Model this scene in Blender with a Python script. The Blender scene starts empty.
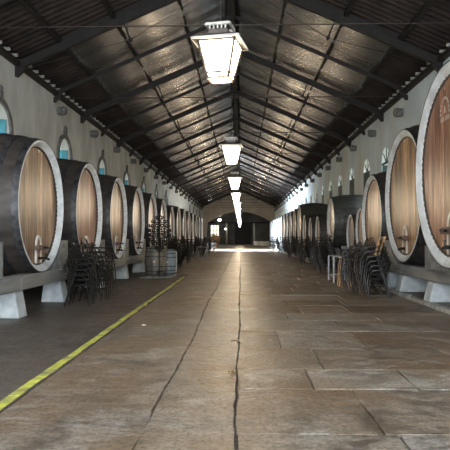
import bpy, bmesh, math, random
from mathutils import Vector, Matrix
R = random.Random(7)
PI = math.pi
S = bpy.context.scene
COL = S.collection
CAMH = 1.5
XL, XR = -7.19, 6.3          # inner faces of the side walls
EAVE = 1.5 + 5.45
RIDX = -0.32
RIDZ = 1.5 + 8.45
YEND = 108.0
YST = -4.0

# ------------------------------------------------------------------ materials
def nmat(name):
    m = bpy.data.materials.new(name); m.use_nodes = True
    nt = m.node_tree; b = nt.nodes['Principled BSDF']
    return m, nt, b
def N(nt, t, **kw):
    n = nt.nodes.new(t)
    for k, v in kw.items(): setattr(n, k, v)
    return n
def coords(nt, scale=(1,1,1), kind='Object'):
    tc = N(nt, 'ShaderNodeTexCoord'); mp = N(nt, 'ShaderNodeMapping')
    mp.inputs['Scale'].default_value = scale
    nt.links.new(tc.outputs[kind], mp.inputs['Vector'])
    return mp.outputs['Vector']
def noise(nt, vec, scale, detail=5, rough=.55, dist=0):
    n = N(nt, 'ShaderNodeTexNoise'); n.inputs['Scale'].default_value = scale
    n.inputs['Detail'].default_value = detail; n.inputs['Roughness'].default_value = rough
    n.inputs['Distortion'].default_value = dist
    nt.links.new(vec, n.inputs['Vector']); return n.outputs['Fac']
def ramp(nt, fac, stops):
    r = N(nt, 'ShaderNodeValToRGB'); e = r.color_ramp.elements
    while len(e) < len(stops): e.new(.5)
    for el, (p, c) in zip(e, stops):
        el.position = p; el.color = (*c, 1) if len(c) == 3 else c
    nt.links.new(fac, r.inputs['Fac']); return r.outputs['Color']
def mix(nt, fac, a, b, mode='MIX'):
    m = N(nt, 'ShaderNodeMix', data_type='RGBA', blend_type=mode)
    for s, v in ((0, fac), (6, a), (7, b)):
        if hasattr(v, 'is_output'): nt.links.new(v, m.inputs[s])
        elif s == 0: m.inputs[0].default_value = v
        else: m.inputs[s].default_value = (*v, 1)
    return m.outputs[2]
def bump(nt, b, h, strength=.3, dist=.02):
    n = N(nt, 'ShaderNodeBump'); n.inputs['Strength'].default_value = strength
    n.inputs['Distance'].default_value = dist
    nt.links.new(h, n.inputs['Height']); nt.links.new(n.outputs['Normal'], b.inputs['Normal'])
def surf(name, c1, c2, scale=3, stretch=(1,1,1), rough=.6, metal=0, bs=.25, bd=.01, c3=None, lo=.35, hi=.65, detail=6):
    m, nt, b = nmat(name)
    v = coords(nt, stretch)
    f = noise(nt, v, scale, detail)
    col = ramp(nt, f, [(lo, c1), (hi, c2)])
    if c3:
        f2 = noise(nt, v, scale * .27, 3)
        r2 = ramp(nt, f2, [(.5, (0,0,0)), (.68, (1,1,1))])
        col = mix(nt, r2, col, c3)
    nt.links.new(col, b.inputs['Base Color'])
    b.inputs['Roughness'].default_value = rough; b.inputs['Metallic'].default_value = metal
    if bs: bump(nt, b, f, bs, bd)
    return m

def head_wood(name, dark, mid, light):
    """vertical boards along local Z, board width along local Y"""
    m, nt, b = nmat(name)
    tc = N(nt, 'ShaderNodeTexCoord'); sp = N(nt, 'ShaderNodeSeparateXYZ')
    nt.links.new(tc.outputs['Object'], sp.inputs[0])
    info = N(nt, 'ShaderNodeObjectInfo')
    mu = N(nt, 'ShaderNodeMath', operation='MULTIPLY'); mu.inputs[1].default_value = 6.1
    nt.links.new(sp.outputs['Y'], mu.inputs[0])
    fl = N(nt, 'ShaderNodeMath', operation='FLOOR'); nt.links.new(mu.outputs[0], fl.inputs[0])
    ad = N(nt, 'ShaderNodeMath', operation='MULTIPLY_ADD'); nt.links.new(info.outputs['Random'], ad.inputs[0])
    ad.inputs[1].default_value = 91; nt.links.new(fl.outputs[0], ad.inputs[2])
    wn = N(nt, 'ShaderNodeTexWhiteNoise', noise_dimensions='1D'); nt.links.new(ad.outputs[0], wn.inputs['W'])
    fr = N(nt, 'ShaderNodeMath', operation='FRACT'); nt.links.new(mu.outputs[0], fr.inputs[0])
    gap = ramp(nt, fr.outputs[0], [(0, (0,0,0)), (.05, (1,1,1)), (.95, (1,1,1)), (1, (0,0,0))])
    cb = N(nt, 'ShaderNodeCombineXYZ')
    off = N(nt, 'ShaderNodeMath', operation='MULTIPLY_ADD'); off.inputs[1].default_value = 7.3
    nt.links.new(wn.outputs['Value'], off.inputs[0]); nt.links.new(sp.outputs['Z'], off.inputs[2])
    zs = N(nt, 'ShaderNodeMath', operation='MULTIPLY'); zs.inputs[1].default_value = .09
    nt.links.new(off.outputs[0], zs.inputs[0])
    nt.links.new(sp.outputs['Y'], cb.inputs[0]); nt.links.new(zs.outputs[0], cb.inputs[1]); nt.links.new(info.outputs['Random'], cb.inputs[2])
    g1 = noise(nt, cb.outputs[0], 22, 8, .65)
    g2 = noise(nt, cb.outputs[0], 4, 4, .5)
    c = ramp(nt, g1, [(.36, dark), (.5, mid), (.66, light)])
    pv = ramp(nt, wn.outputs['Value'], [(0, (.5,.45,.42)), (.6, (.95,.93,.9)), (1, (1.2,1.15,1.1))])
    c = mix(nt, 1, c, pv, 'MULTIPLY')
    c2 = ramp(nt, g2, [(.38, (.5,.42,.38)), (.6, (1.12,1.07,1.02))])
    c = mix(nt, 1, c, c2, 'MULTIPLY')
    # dark joint lines between neighbouring boards
    c = mix(nt, 1, c, mix(nt, gap, (.35,.3,.28), (1,1,1)), 'MULTIPLY')
    nt.links.new(c, b.inputs['Base Color']); b.inputs['Roughness'].default_value = .36
    bump(nt, b, g1, .3, .012)
    return m

M = {}
M['head_gold'] = head_wood('oak_golden', (.18,.105,.052), (.42,.27,.145), (.68,.49,.29))
M['head_red'] = head_wood('oak_red_brown', (.17,.078,.052), (.36,.19,.125), (.55,.34,.22))
M['head_brown'] = head_wood('oak_grey_brown', (.15,.10,.06), (.34,.235,.145), (.55,.41,.27))
M['head_pale'] = head_wood('oak_weathered', (.2,.16,.12), (.42,.35,.28), (.62,.55,.46))
M['staves'] = surf('dark_staves', (.018,.014,.012), (.055,.045,.038), 5, (.25,1,1), .6, bs=.3)
M['staves_green'] = surf('olive_grey_staves', (.022,.024,.018), (.075,.078,.062), 5, (.25,1,1), .6, bs=.3)
M['hoop'] = surf('black_iron_hoop', (.022,.022,.024), (.075,.075,.08), 9, rough=.5, metal=.5, bs=.2)
M['hoop_grey'] = surf('grey_iron_hoop', (.03,.034,.034), (.09,.096,.095), 9, rough=.5, metal=.4, bs=.2)
M['rim'] = surf('white_painted_rim', (.50,.54,.57), (.68,.72,.75), 7, rough=.5, bs=.2, c3=(.42,.44,.45))
M['paint'] = surf('white_paint', (.5,.48,.44), (.72,.7,.66), 8, rough=.5, bs=.15)
M['bar'] = surf('dark_red_wood', (.06,.035,.025), (.16,.1,.08), 10, (1,1,1), .5)
M['iron'] = surf('dark_iron', (.006,.0055,.005), (.02,.018,.016), 14, rough=.4, metal=.3, bs=.1)
M['brown_iron'] = surf('rusty_brown_iron', (.012,.008,.006), (.045,.027,.019), 14, rough=.5, metal=.4, bs=.1)
M['beam'] = surf('grey_timber', (.085,.09,.092), (.23,.24,.245), 6, (1,.12,1), .7, c3=(.27,.26,.24))
M['saddle'] = surf('blue_grey_timber', (.12,.13,.14), (.27,.29,.3), 5, rough=.65, c3=(.18,.19,.19))
M['pier'] = surf('whitewashed_pier', (.34,.38,.4), (.56,.6,.62), 4, rough=.75, c3=(.3,.32,.31))
M['timber'] = surf('black_roof_timber', (.005,.004,.0035), (.017,.013,.011), 5, (1,1,1), .7)
M['tile'] = surf('dark_clay_tile', (.011,.007,.006), (.042,.027,.023), 2.2, rough=.75, bs=.5, bd=.03, c3=(.028,.02,.017))
M['eave_light'] = surf('pale_eave_light', (.25,.25,.23), (.5,.49,.45), 8, rough=.85)  # pale tone painted for daylight showing at the eaves
M['wall_l'] = surf('stained_plaster', (.43,.45,.43), (.61,.63,.61), 1.3, (1,1,.5), .9, bs=.2, c3=(.37,.385,.36), detail=9)
M['wall_r'] = surf('blue_white_plaster', (.56,.68,.74), (.70,.81,.86), 1.1, (1,1,.5), .9, bs=.2, c3=(.6,.62,.57), detail=9)
M['wall_e'] = surf('brown_plaster', (.42,.38,.32), (.58,.53,.45), .6, rough=.9)
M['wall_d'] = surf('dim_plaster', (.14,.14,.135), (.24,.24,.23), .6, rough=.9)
M['stone'] = surf('grey_stone', (.07,.07,.066), (.19,.19,.18), 9, rough=.8, bs=.5)
M['frame'] = surf('grey_stone_surround', (.09,.09,.085), (.17,.17,.16), 6, rough=.8)
M['teal'] = surf('teal_paint', (.015,.15,.19), (.035,.27,.33), 6, (1,1,.2), .45)
M['green'] = surf('dark_green_paint', (.006,.03,.026), (.015,.06,.05), 5, (1,1,.2), .5)
M['kerb'] = surf('pale_kerb_stone', (.22,.215,.2), (.46,.45,.42), 5, rough=.8, bs=.4, bd=.02)
M['yellow'] = surf('worn_yellow_paint', (.38,.4,.05), (.62,.64,.12), 9, rough=.6, c3=(.25,.24,.1))
M['tar'] = surf('black_joint', (.025,.021,.018), (.07,.06,.05), 12, rough=.8)
M['lamp_metal'] = surf('brown_lantern_metal', (.035,.026,.021), (.09,.07,.058), 12, rough=.45, metal=.5, bs=.1)
M['lamp_white'] = surf('cream_lantern_trim', (.25,.235,.21), (.4,.38,.34), 12, rough=.5, bs=.1)
M['galv'] = surf('grey_steel', (.3,.31,.32), (.5,.52,.53), 9, rough=.45, metal=.3, bs=.1)
M['cask'] = surf('weathered_cask', (.08,.07,.055), (.2,.18,.145), 6, (1,1,.15), .65)
M['blue'] = surf('blue_grey_cask', (.09,.12,.15), (.2,.25,.29), 6, (1,1,.2), .6)
M['pine'] = surf('pale_pine', (.42,.25,.13), (.62,.42,.25), 8, (1,1,.2), .5)
M['cloth'] = surf('white_cloth', (.6,.6,.6), (.8,.8,.8), 5, rough=.8)
M['dry'] = surf('dry_leaves', (.14,.08,.03), (.42,.26,.12), 9, rough=.8)
M['pot'] = surf('terracotta', (.2,.09,.05), (.35,.17,.1), 6, rough=.8)
M['door'] = surf('black_door', (.01,.009,.009), (.03,.028,.026), 4, (1,1,.2), .6)
M['trash'] = surf('paper_scrap', (.6,.6,.58), (.8,.8,.78), 5, rough=.8)

def emis(name, col, s):
    m, nt, b = nmat(name); b.inputs['Base Color'].default_value = (*col, 1)
    b.inputs['Emission Color'].default_value = (*col, 1); b.inputs['Emission Strength'].default_value = s
    b.inputs['Roughness'].default_value = .3
    return m
M['glow'] = emis('lit_lantern_glass', (1, .84, .62), 18)
M['globe'] = emis('lit_white_bulb', (.9, .97, 1), 14)

# foil: crinkled reflective sheet, wrinkles run down the slope
def foil_mat():
    m, nt, b = nmat('crinkled_foil')
    v = coords(nt, (.07, 2.2, .07)); f = noise(nt, v, 2.8, 5, .6, .15)
    v2 = coords(nt, (1, 1, 1)); f2 = noise(nt, v2, .55, 3)
    col = ramp(nt, f2, [(.3, (.22,.22,.217)), (.7, (.40,.396,.39))])
    nt.links.new(col, b.inputs['Base Color'])
    b.inputs['Metallic'].default_value = .85; b.inputs['Roughness'].default_value = .27
    bump(nt, b, f, 1.0, .16)
    return m
M['foil'] = foil_mat()

def floor_mat(name, base, dark, warm, light, rough=(.32, .6), wear=True):
    m, nt, b = nmat(name)
    v = coords(nt); f = noise(nt, v, 3.1, 10, .68); g = noise(nt, v, .5, 4, .55, .4); h = noise(nt, v, 24, 5, .7)
    v2 = coords(nt, (1, 1, 1)); k = noise(nt, v2, .33, 7, .65, 1.2); q = noise(nt, v2, 1.3, 8, .7, .8)
    col = ramp(nt, f, [(.40, dark), (.56, base)])
    col = mix(nt, ramp(nt, g, [(.45, (0,0,0)), (.56, (1,1,1))]), col, mix(nt, .9, col, warm))
    if wear:
        at = N(nt, 'ShaderNodeAttribute', attribute_name='slab')
        tint = ramp(nt, at.outputs['Fac'], [(0, (.58,.50,.43)), (.35, (.82,.75,.67)), (.7, (1,.98,.95)), (1, (1.22,1.27,1.3))])
        col = mix(nt, 1, col, tint, 'MULTIPLY')
    col = mix(nt, ramp(nt, q, [(.53, (0,0,0)), (.68, (.75,.75,.75))]), col, light)
    col = mix(nt, ramp(nt, k, [(.56, (0,0,0)), (.62, (.55,.55,.55))]), col, dark)
    sp = ramp(nt, h, [(.40, (.42,.4,.37)), (.52, (1,1,1)), (.7, (1.15,1.15,1.15))])
    col = mix(nt, .8, col, mix(nt, 1, col, sp, 'MULTIPLY'))
    nt.links.new(col, b.inputs['Base Color'])
    r = N(nt, 'ShaderNodeMapRange'); nt.links.new(f, r.inputs[0]); r.inputs[1].default_value = .35; r.inputs[2].default_value = .65
    r.inputs[3].default_value = rough[0]; r.inputs[4].default_value = rough[1]
    nt.links.new(r.outputs[0], b.inputs['Roughness']); b.inputs['Specular IOR Level'].default_value = .3
    vb = coords(nt, (.8, 1.3, 1)); fb = noise(nt, vb, 6, 6, .6)
    bump(nt, b, fb, .9, .03)
    return m
M['slab'] = floor_mat('worn_flagstone', (.27,.24,.205), (.11,.092,.075), (.2,.15,.105), (.38,.36,.325), (.33,.58))
M['screed'] = floor_mat('smooth_screed', (.125,.108,.092), (.07,.058,.048), (.13,.11,.092), (.18,.165,.15), (.4,.6), wear=False)

# ------------------------------------------------------------------ mesh helpers
class MB:
    def __init__(s): s.bm = bmesh.new()
    def poly(s, pts):
        try: return s.bm.faces.new([s.bm.verts.new(p) for p in pts])
        except ValueError: return None
    def box(s, x0, x1, y0, y1, z0, z1, mat=None):
        c = [Vector((x, y, z)) for x in (x0, x1) for y in (y0, y1) for z in (z0, z1)]
        if mat: c = [mat @ p for p in c]
        v = [s.bm.verts.new(p) for p in c]
        for f in ((0,1,3,2), (4,6,7,5), (0,4,5,1), (2,3,7,6), (0,2,6,4), (1,5,7,3)): s.bm.faces.new([v[i] for i in f])
        return s
    def bar(s, a, b, w, h, up=Vector((0,0,1))):
        a = Vector(a); b = Vector(b); d = b - a; L = d.length; d.normalize()
        sd = d.cross(up)
        if sd.length < 1e-4: sd = d.cross(Vector((1,0,0)))
        sd.normalize(); u = sd.cross(d)
        m = Matrix((( sd.x, d.x, u.x, a.x), (sd.y, d.y, u.y, a.y), (sd.z, d.z, u.z, a.z), (0,0,0,1)))
        return s.box(-w/2, w/2, 0, L, -h/2, h/2, m)
    def prism(s, pts, d):
        """pts: planar polygon, extruded by vector d"""
        d = Vector(d); a = [s.bm.verts.new(p) for p in pts]; b = [s.bm.verts.new(Vector(p) + d) for p in pts]
        s.bm.faces.new(a); s.bm.faces.new(b[::-1]); n = len(a)
        for i in range(n): s.bm.faces.new([a[i], b[i], b[(i+1) % n], a[(i+1) % n]])
        return s
    def tube(s, path, r, seg=6, closed=False):
        P = [Vector(p) for p in path]; n = len(P); rings = []
        up = None
        for i, p in enumerate(P):
            if closed: t = P[(i+1) % n] - P[i-1]
            else: t = P[min(i+1, n-1)] - P[max(i-1, 0)]
            t.normalize()
            if up is None:
                up = t.orthogonal().normalized()
            else:
                up = up - t * up.dot(t)
                up = up.normalized() if up.length > 1e-5 else t.orthogonal().normalized()
            sd = t.cross(up)
            rr = r[i] if isinstance(r, (list, tuple)) else r
            rings.append([s.bm.verts.new(p + (up * math.cos(2*PI*k/seg) + sd * math.sin(2*PI*k/seg)) * rr) for k in range(seg)])
        m = n if closed else n - 1
        for i in range(m):
            A, B = rings[i], rings[(i+1) % n]
            for k in range(seg): s.bm.faces.new([A[k], A[(k+1) % seg], B[(k+1) % seg], B[k]])
        if not closed: s.bm.faces.new(rings[0][::-1]); s.bm.faces.new(rings[-1])
        return s
    def lathe(s, prof, seg=48, axis='X', c=(0,0,0), closed=False, cap=False):
        """prof: (along, radius)"""
        c = Vector(c); rings = []
        for a, r in prof:
            ring = []
            for k in range(seg):
                t = 2*PI*k/seg; u, w = r*math.cos(t), r*math.sin(t)
                p = {'X': (a, u, w), 'Y': (w, a, u), 'Z': (u, w, a)}[axis]
                ring.append(s.bm.verts.new(c + Vector(p)))
            rings.append(ring)
        n = len(rings)
        for i in range(n if closed else n-1):
            A, B = rings[i], rings[(i+1) % n]
            for k in range(seg): s.bm.faces.new([A[k], B[k], B[(k+1) % seg], A[(k+1) % seg]])
        if cap: s.bm.faces.new(rings[0]); s.bm.faces.new(rings[-1][::-1])
        return s
    def build(s, name, mat, parent=None, kind=None, smooth=True, bevel=0, loc=None, rotz=0):
        bmesh.ops.recalc_face_normals(s.bm, faces=s.bm.faces)
        me = bpy.data.meshes.new(name); s.bm.to_mesh(me); s.bm.free()
        me.materials.append(M[mat] if isinstance(mat, str) else mat)
        if smooth:
            me.shade_smooth(); me.set_sharp_from_angle(angle=math.radians(32))
        o = bpy.data.objects.new(name, me); COL.objects.link(o)
        if parent: o.parent = parent
        if kind: o['kind'] = kind
        if loc: o.location = loc
        o.rotation_euler.z = rotz
        if bevel:
            b = o.modifiers.new('edge', 'BEVEL'); b.width = bevel; b.segments = 2; b.limit_method = 'ANGLE'
        return o
def tag(o, label, cat, group=None):
    o['label'] = label; o['category'] = cat
    if group: o['group'] = group
    return o
def thing(name, label=None, cat=None, group=None, loc=(0,0,0), rotz=0):
    o = bpy.data.objects.new(name, None); COL.objects.link(o); o.location = loc; o.rotation_euler.z = rotz
    o.empty_display_size = .2
    if label: tag(o, label, cat, group)
    return o
def copy_tree(o, parent=None):
    c = o.copy(); COL.objects.link(c); c.parent = parent
    for ch in [x for x in COL.objects if x.parent == o]: copy_tree(ch, c)
    return c
ORD = ['first','second','third','fourth','fifth','sixth','seventh','eighth','ninth','tenth','eleventh','twelfth','thirteenth',
       'fourteenth','fifteenth','sixteenth','seventeenth','eighteenth','nineteenth','twentieth','twenty-first','twenty-second','twenty-third']

# ------------------------------------------------------------------ floor
def slab_floor():
    bm = bmesh.new(); lay = bm.faces.layers.float.new('slab')
    def wob(x, y):
        if x > 3.9: return 0
        if abs(x+.035) < .01: return .012*math.sin(y*.8) + .005*math.sin(y*3.3+1) + .004*math.sin(y*13)
        if abs(x+.74) < .01: return .025*math.sin(y*.7+2) + .008*math.sin(y*3.1) + .006*math.sin(y*11)
        return 0
    def slab(x0, x1, y0, y1, v, gx=.009, gy=.009):
        z = R.uniform(-.005, .005) if gy > 0 else R.uniform(-.001, .001); b = .005 if gy > 0 else .003
        nx = [x0+gx, x1-gx]; ny = [y0+gy, y1-gy]
        j = lambda: R.uniform(-.012, .012)
        c = [(nx[0]+j()*.6, ny[0]+j()), (nx[1]+j()*.6, ny[0]+j()), (nx[1]+j()*.6, ny[1]+j()), (nx[0]+j()*.6, ny[1]+j())]
        # worn edges: subdivide outline
        out = []
        for i in range(4):
            a, d = Vector(c[i]), Vector(c[(i+1) % 4]); n = max(2, int((d-a).length / .22))
            for k in range(n):
                p = a.lerp(d, k/n)
                if k: p += Vector((R.uniform(-.008, .008), R.uniform(-.008, .008)))
                sx = min((x0, x1), key=lambda q: abs(q-p.x)); p.x += wob(sx, p.y) if abs(sx-p.x) < .06 else 0
                out.append(p)
        cx = (x0+x1)/2; cy = (y0+y1)/2
        lo = [bm.verts.new((p.x, p.y, -.03)) for p in out]
        md = [bm.verts.new((p.x, p.y, z-.005)) for p in out]
        hi = [bm.verts.new((p.x + (b if p.x < cx else -b)*(1 if abs(p.x-cx) > (x1-x0)/2-.06 else 0),
                            p.y + (b if p.y < cy else -b)*(1 if abs(p.y-cy) > (y1-y0)/2-.06 else 0), z)) for p in out]
        n = len(out); fs = [bm.faces.new(hi)]
        for i in range(n):
            fs.append(bm.faces.new([lo[i], lo[(i+1)%n], md[(i+1)%n], md[i]]))
            fs.append(bm.faces.new([md[i], md[(i+1)%n], hi[(i+1)%n], hi[i]]))
        for f in fs: f[lay] = v
    xc = -.035                                    # central channel joint
    # right part: rows of long slabs
    rows = [(-4, -2.3), (-2.3, -.9), (-.9, .7), (.7, 2.1), (2.1, 3.1), (3.1, 4.43), (4.43, 5.72), (5.72, 6.55), (6.55, 7.75), (7.75, 9.2)]
    y = 9.2
    while y < YEND + 9:
        d = R.uniform(.95, 1.5); rows.append((y, y+d)); y += d
    fixed = {4.43: [1.09], 5.72: [.72, 1.75, 3.1], 6.55: [.95, 2.62], 7.75: [.55, 1.7, 3.2], 3.1: [1.2, 2.4]}
    for (a, b) in rows:
        cuts = fixed.get(a)
        if cuts is None:
            cuts = []; x = xc + R.uniform(.6, 1.8)
            while x < 3.6: cuts.append(x); x += R.uniform(.8, 1.9)
        xs = [xc] + cuts + [4.05]
        for i in range(len(xs)-1): slab(xs[i], xs[i+1], a, b, R.random(), gx=.009 if i == 0 else .006, gy=.006)
    # narrow strip between the two long joints, and the left part
    y = -4
    while y < YEND + 9:
        d = R.uniform(2.2, 4.6); xa = -.74
        slab(xa, xc, y, y+d, R.uniform(.45, .75), gx=.009, gy=-.002); y += d
    y = -4
    while y < YEND + 9:
        d = R.uniform(2.5, 5); x1 = -.74
        if y < 21: slab(-2.06, x1, y, y+d, R.uniform(.5, .75), gx=.006, gy=-.004)
        else:
            m_ = R.uniform(-3.1, -1.7); slab(m_, x1, y, y+d, R.random()); slab(-4.3, m_, y, y+d, R.random())
        y += d
    bmesh.ops.recalc_face_normals(bm, faces=bm.faces)
    me = bpy.data.meshes.new('floor'); bm.to_mesh(me); bm.free(); me.materials.append(M['slab'])
    o = bpy.data.objects.new('floor', me); COL.objects.link(o); o['kind'] = 'structure'
slab_floor()
b = MB(); b.box(XL-.6, XR+.6, -4, YEND+12, -.3, -.026); b.build('floor_bed', 'tar', kind='structure', smooth=False)
# smooth lane along the left vats, a little lower than the flags beside it
b = MB(); b.box(XL, -2.09, -4, 22.6, -.03, -.012); b.box(XL, -4.3, 22.6, YEND, -.03, -.012); b.build('floor_lane', 'screed', kind='structure', smooth=False)
b = MB()
y = -1.0
while y < 21.2:
    L = R.uniform(.25, .9); w = R.choice([.06, .085, .12, .11, .09]) + R.uniform(-.01, .01); o_ = R.uniform(-.012, .012)
    b.box(-2.2 + o_, -2.2 + o_ + w, y, y+L, -.012, -.002); y += L + R.choice([0, 0, 0, .02])
b.build('floor_line', 'yellow', kind='structure', smooth=False)
b = MB()
y = -1.0
while y < 21.2:
    L = R.uniform(.2, .8); b.box(-2.09 + R.uniform(-.01, .01), -2.065 + R.uniform(0, .03), y, y+L, -.02, .001); y += L
b.build('floor_joint', 'tar', kind='structure', smooth=False)
# raised strip and kerb on the right
b = MB(); b.box(4.16, XR, -4, YEND, -.03, .075); b.build('floor_ledge', 'screed', kind='structure', smooth=False)
b = MB(); y = -4
while y < YEND:
    L = R.uniform(.5, 1.1); b.box(4.03 + R.uniform(-.012, .012), 4.17, y+.006, y+L-.006, -.03, .085 + R.uniform(-.008, .008)); y += L
b.build('floor_kerb', 'kerb', kind='structure', smooth=False)

# ------------------------------------------------------------------ walls
def wall(name, x0, x1, y0, y1, ztop, holes, mat):
    """plate in the YZ plane with arched holes (yc, half width, sill, spring, rise)"""
    b = MB(); y = y0
    for (yc, hw, sill, spring, rise) in sorted(holes):
        a, c = yc-hw, yc+hw
        if a > y: b.box(x0, x1, y, a, 0, ztop)
        if sill > 0: b.box(x0, x1, a, c, 0, sill)
        pts = [(x0, a, ztop), (x0, a, spring)]
        if rise > 0:
            for k in range(1, 16):
                t = PI * (1 - k/16); pts.append((x0, yc + hw*math.cos(t), spring + rise*math.sin(t)))
        pts += [(x0, c, spring), (x0, c, ztop)]
        b.prism(pts, (x1-x0, 0, 0)); y = c
    b.box(x0, x1, y, y1, 0, ztop)
    return b.build(name, mat, kind='structure', smooth=False)
WL = [(16.75 + 6.3*k) for k in range(-2, 14)]
WR = [(25.1 + 3.82*k) for k in range(-6, 21)]
holesL = [(y, .78, 3.1, 4.72, .78) for y in WL if not 56 < y < 75] + [(66.0, 5.0, 0, 3.4, 1.0)]
holesR = [(y, .72, 2.0, 4.7, .72) for y in WR]
wall('wall_left', XL-.5, XL, YST, YEND, EAVE-.02, holesL, 'wall_l')
wall('wall_right', XR, XR+.5, YST, YEND, EAVE-.02, holesR, 'wall_r')
# end gable with a wide segmental arch
b = MB(); pts = [(XL-.5, YEND, 0), (XL-.5, YEND, EAVE+.7), (RIDX, YEND, RIDZ+.7), (XR+.5, YEND, EAVE+.7), (XR+.5, YEND, 0), (XR-.35, YEND, 0)]
cx = -.25
for k in range(17):
    t = k/16*2-1; pts.append((cx - t*6.1 + 0, YEND, 4.2 + 2.1*(1-t*t)))
pts += [(XL+.5, YEND, 0)]
b.prism(pts, (0, .7, 0)); b.build('wall_back', 'wall_e', kind='structure', smooth=False)
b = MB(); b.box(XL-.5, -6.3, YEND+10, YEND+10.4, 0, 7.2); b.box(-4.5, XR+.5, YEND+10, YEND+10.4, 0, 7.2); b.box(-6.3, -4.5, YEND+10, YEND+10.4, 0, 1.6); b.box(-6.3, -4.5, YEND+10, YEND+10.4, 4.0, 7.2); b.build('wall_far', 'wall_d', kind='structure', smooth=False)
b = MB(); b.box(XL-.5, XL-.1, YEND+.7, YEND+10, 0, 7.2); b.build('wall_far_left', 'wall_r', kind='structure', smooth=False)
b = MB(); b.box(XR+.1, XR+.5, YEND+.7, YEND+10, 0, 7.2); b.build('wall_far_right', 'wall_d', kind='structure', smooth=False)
b = MB(); b.box(XL-.5, XR+.5, YEND+.7, YEND+10.4, 7.2, 7.4); b.build('ceiling_far', 'timber', kind='structure', smooth=False)
b = MB(); 
for x in (-6.3, -5.7, -5.1, -4.58): b.box(x, x+.08, YEND+9.95, YEND+10.1, 1.6, 4.0)
for z in (1.6, 2.8, 3.92): b.box(-6.3, -4.5, YEND+9.95, YEND+10.1, z, z+.08)
b.build('window_%d' % 90, 'teal', kind='structure', smooth=False)
dr = MB().box(-1.25, 2.15, YEND+9.9, YEND+9.99, 0, 4.3).build('door_1', 'door', kind='structure', smooth=False)
f = MB(); f.box(-1.45, -1.25, YEND+9.8, YEND+10, 0, 4.5); f.box(2.15, 2.35, YEND+9.8, YEND+10, 0, 4.5); f.box(-1.45, 2.35, YEND+9.8, YEND+10, 4.3, 4.5)
f.build('door_frame', 'stone', dr)
for px in (-2.75, 2.5):
    MB().box(px-.14, px+.14, YEND+1.2, YEND+1.48, 0, 4.4).build('pillar', 'wall_e' if px < 0 else 'galv', kind='structure')
MB().box(XL, XR, YEND+1.15, YEND+1.5, 4.1, 4.35).build('lintel', 'timber', kind='structure')

def window(n, x, s, yc, hw, sill, spring, style):
    """s = +1: room lies towards +x"""
    w = bpy.data.objects.new('window_%d' % n, None); COL.objects.link(w); w['kind'] = 'structure'; w.location = (x, yc, 0)
    if style == 'left':
        f = MB(); t = .17
        inn = [(hw*math.cos(a), spring + hw*math.sin(a)) for a in [PI*k/18 for k in range(19)]]
        out = [((hw+t)*math.cos(a), spring + (hw+t)*math.sin(a)) for a in [PI*k/18 for k in range(19)]]
        inn = [(hw, sill)] + inn + [(-hw, sill)]; out = [(hw+t, sill-t)] + out + [(-hw-t, sill-t)]
        for i in range(len(inn)-1):
            f.prism([(0, inn[i][0], inn[i][1]), (0, out[i][0], out[i][1]), (0, out[i+1][0], out[i+1][1]), (0, inn[i+1][0], inn[i+1][1])], (s*.07, 0, 0))
        f.prism([(0, -hw, sill), (0, -hw-t, sill-t), (0, hw+t, sill-t), (0, hw, sill)], (s*.1, 0, 0))
        f.build('window_frame', 'frame', w)
        k = MB(); k.box(0, s*.1, -.1, .1, spring+hw+.08, spring+hw+.36); k.lathe([(spring+hw+.36, .05), (spring+hw+.42, .09), (spring+hw+.5, .05), (spring+hw+.53, .01)], 10, 'Z', (s*.05, 0, 0), cap=True)
        k.build('finial', 'frame', w)
    dp = -s*.04
    for side in (-1, 1):
        m = MB(); W = hw - .02; zt = spring + .4 if style == 'left' else spring
        # leaf local: hinge at y=0, extends towards -side
        m.box(-.025, .025, -side*W if side > 0 else 0, 0 if side > 0 else -side*W, sill+.02, zt)
        nb = 14
        for q in range(4):
            a0 = -side*W*q/4; a1 = -side*W*(q+1)/4; lo, hi = min(a0, a1), max(a0, a1)
            m.box(-.035, .035, lo+.02, hi-.02, sill+.08, zt-.08)
        o = m.build('shutter', 'teal' if style == 'left' else 'green', w, smooth=False)
        opened = style == 'left' or abs(yc-25.1) < .2
        o.location = (dp, side*(hw-(.12 if style == 'left' else .045 if opened else 0)), 0)
        ang = (1.3 if side > 0 else 1.5) if opened else 0
        o.rotation_euler.z = (side * ang) * (-1 if s > 0 else 1)
    if style == 'right':
        m = MB(); zt = spring
        m.box(dp-.03, dp+.03, -hw, hw, zt, zt+.08)
        for a in (PI/4, PI/2, 3*PI/4): m.bar((dp, 0, zt), (dp, hw*math.cos(a), zt+hw*math.sin(a)), .035, .035, Vector((1,0,0)))
        m.build('fanlight_bars', 'green', w)
n = 1
for y in WL:
    if not 56 < y < 75 and 9 < y: window(n, XL, 1, y, .78, 3.1, 4.72, 'left'); n += 1
for y in WR: window(n, XR, -1, y, .72, 2.0, 4.7, 'right'); n += 1

# stone corbels under the eaves
tn = 1
for side, x, y0, z in ((1, XL, 22.2, 6.45), (-1, XR, 22.4, 6.35)):
    y = y0
    while y < 104:
        b = MB(); b.lathe([(0, .16), (side*.26, .18), (side*.34, .14), (side*.36, .02)], 9, 'X', (x, y, z), cap=True)
        b.build('trim_%d' % tn, 'stone', kind='structure'); tn += 1; y += 5.0 if side > 0 else 4.5

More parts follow.
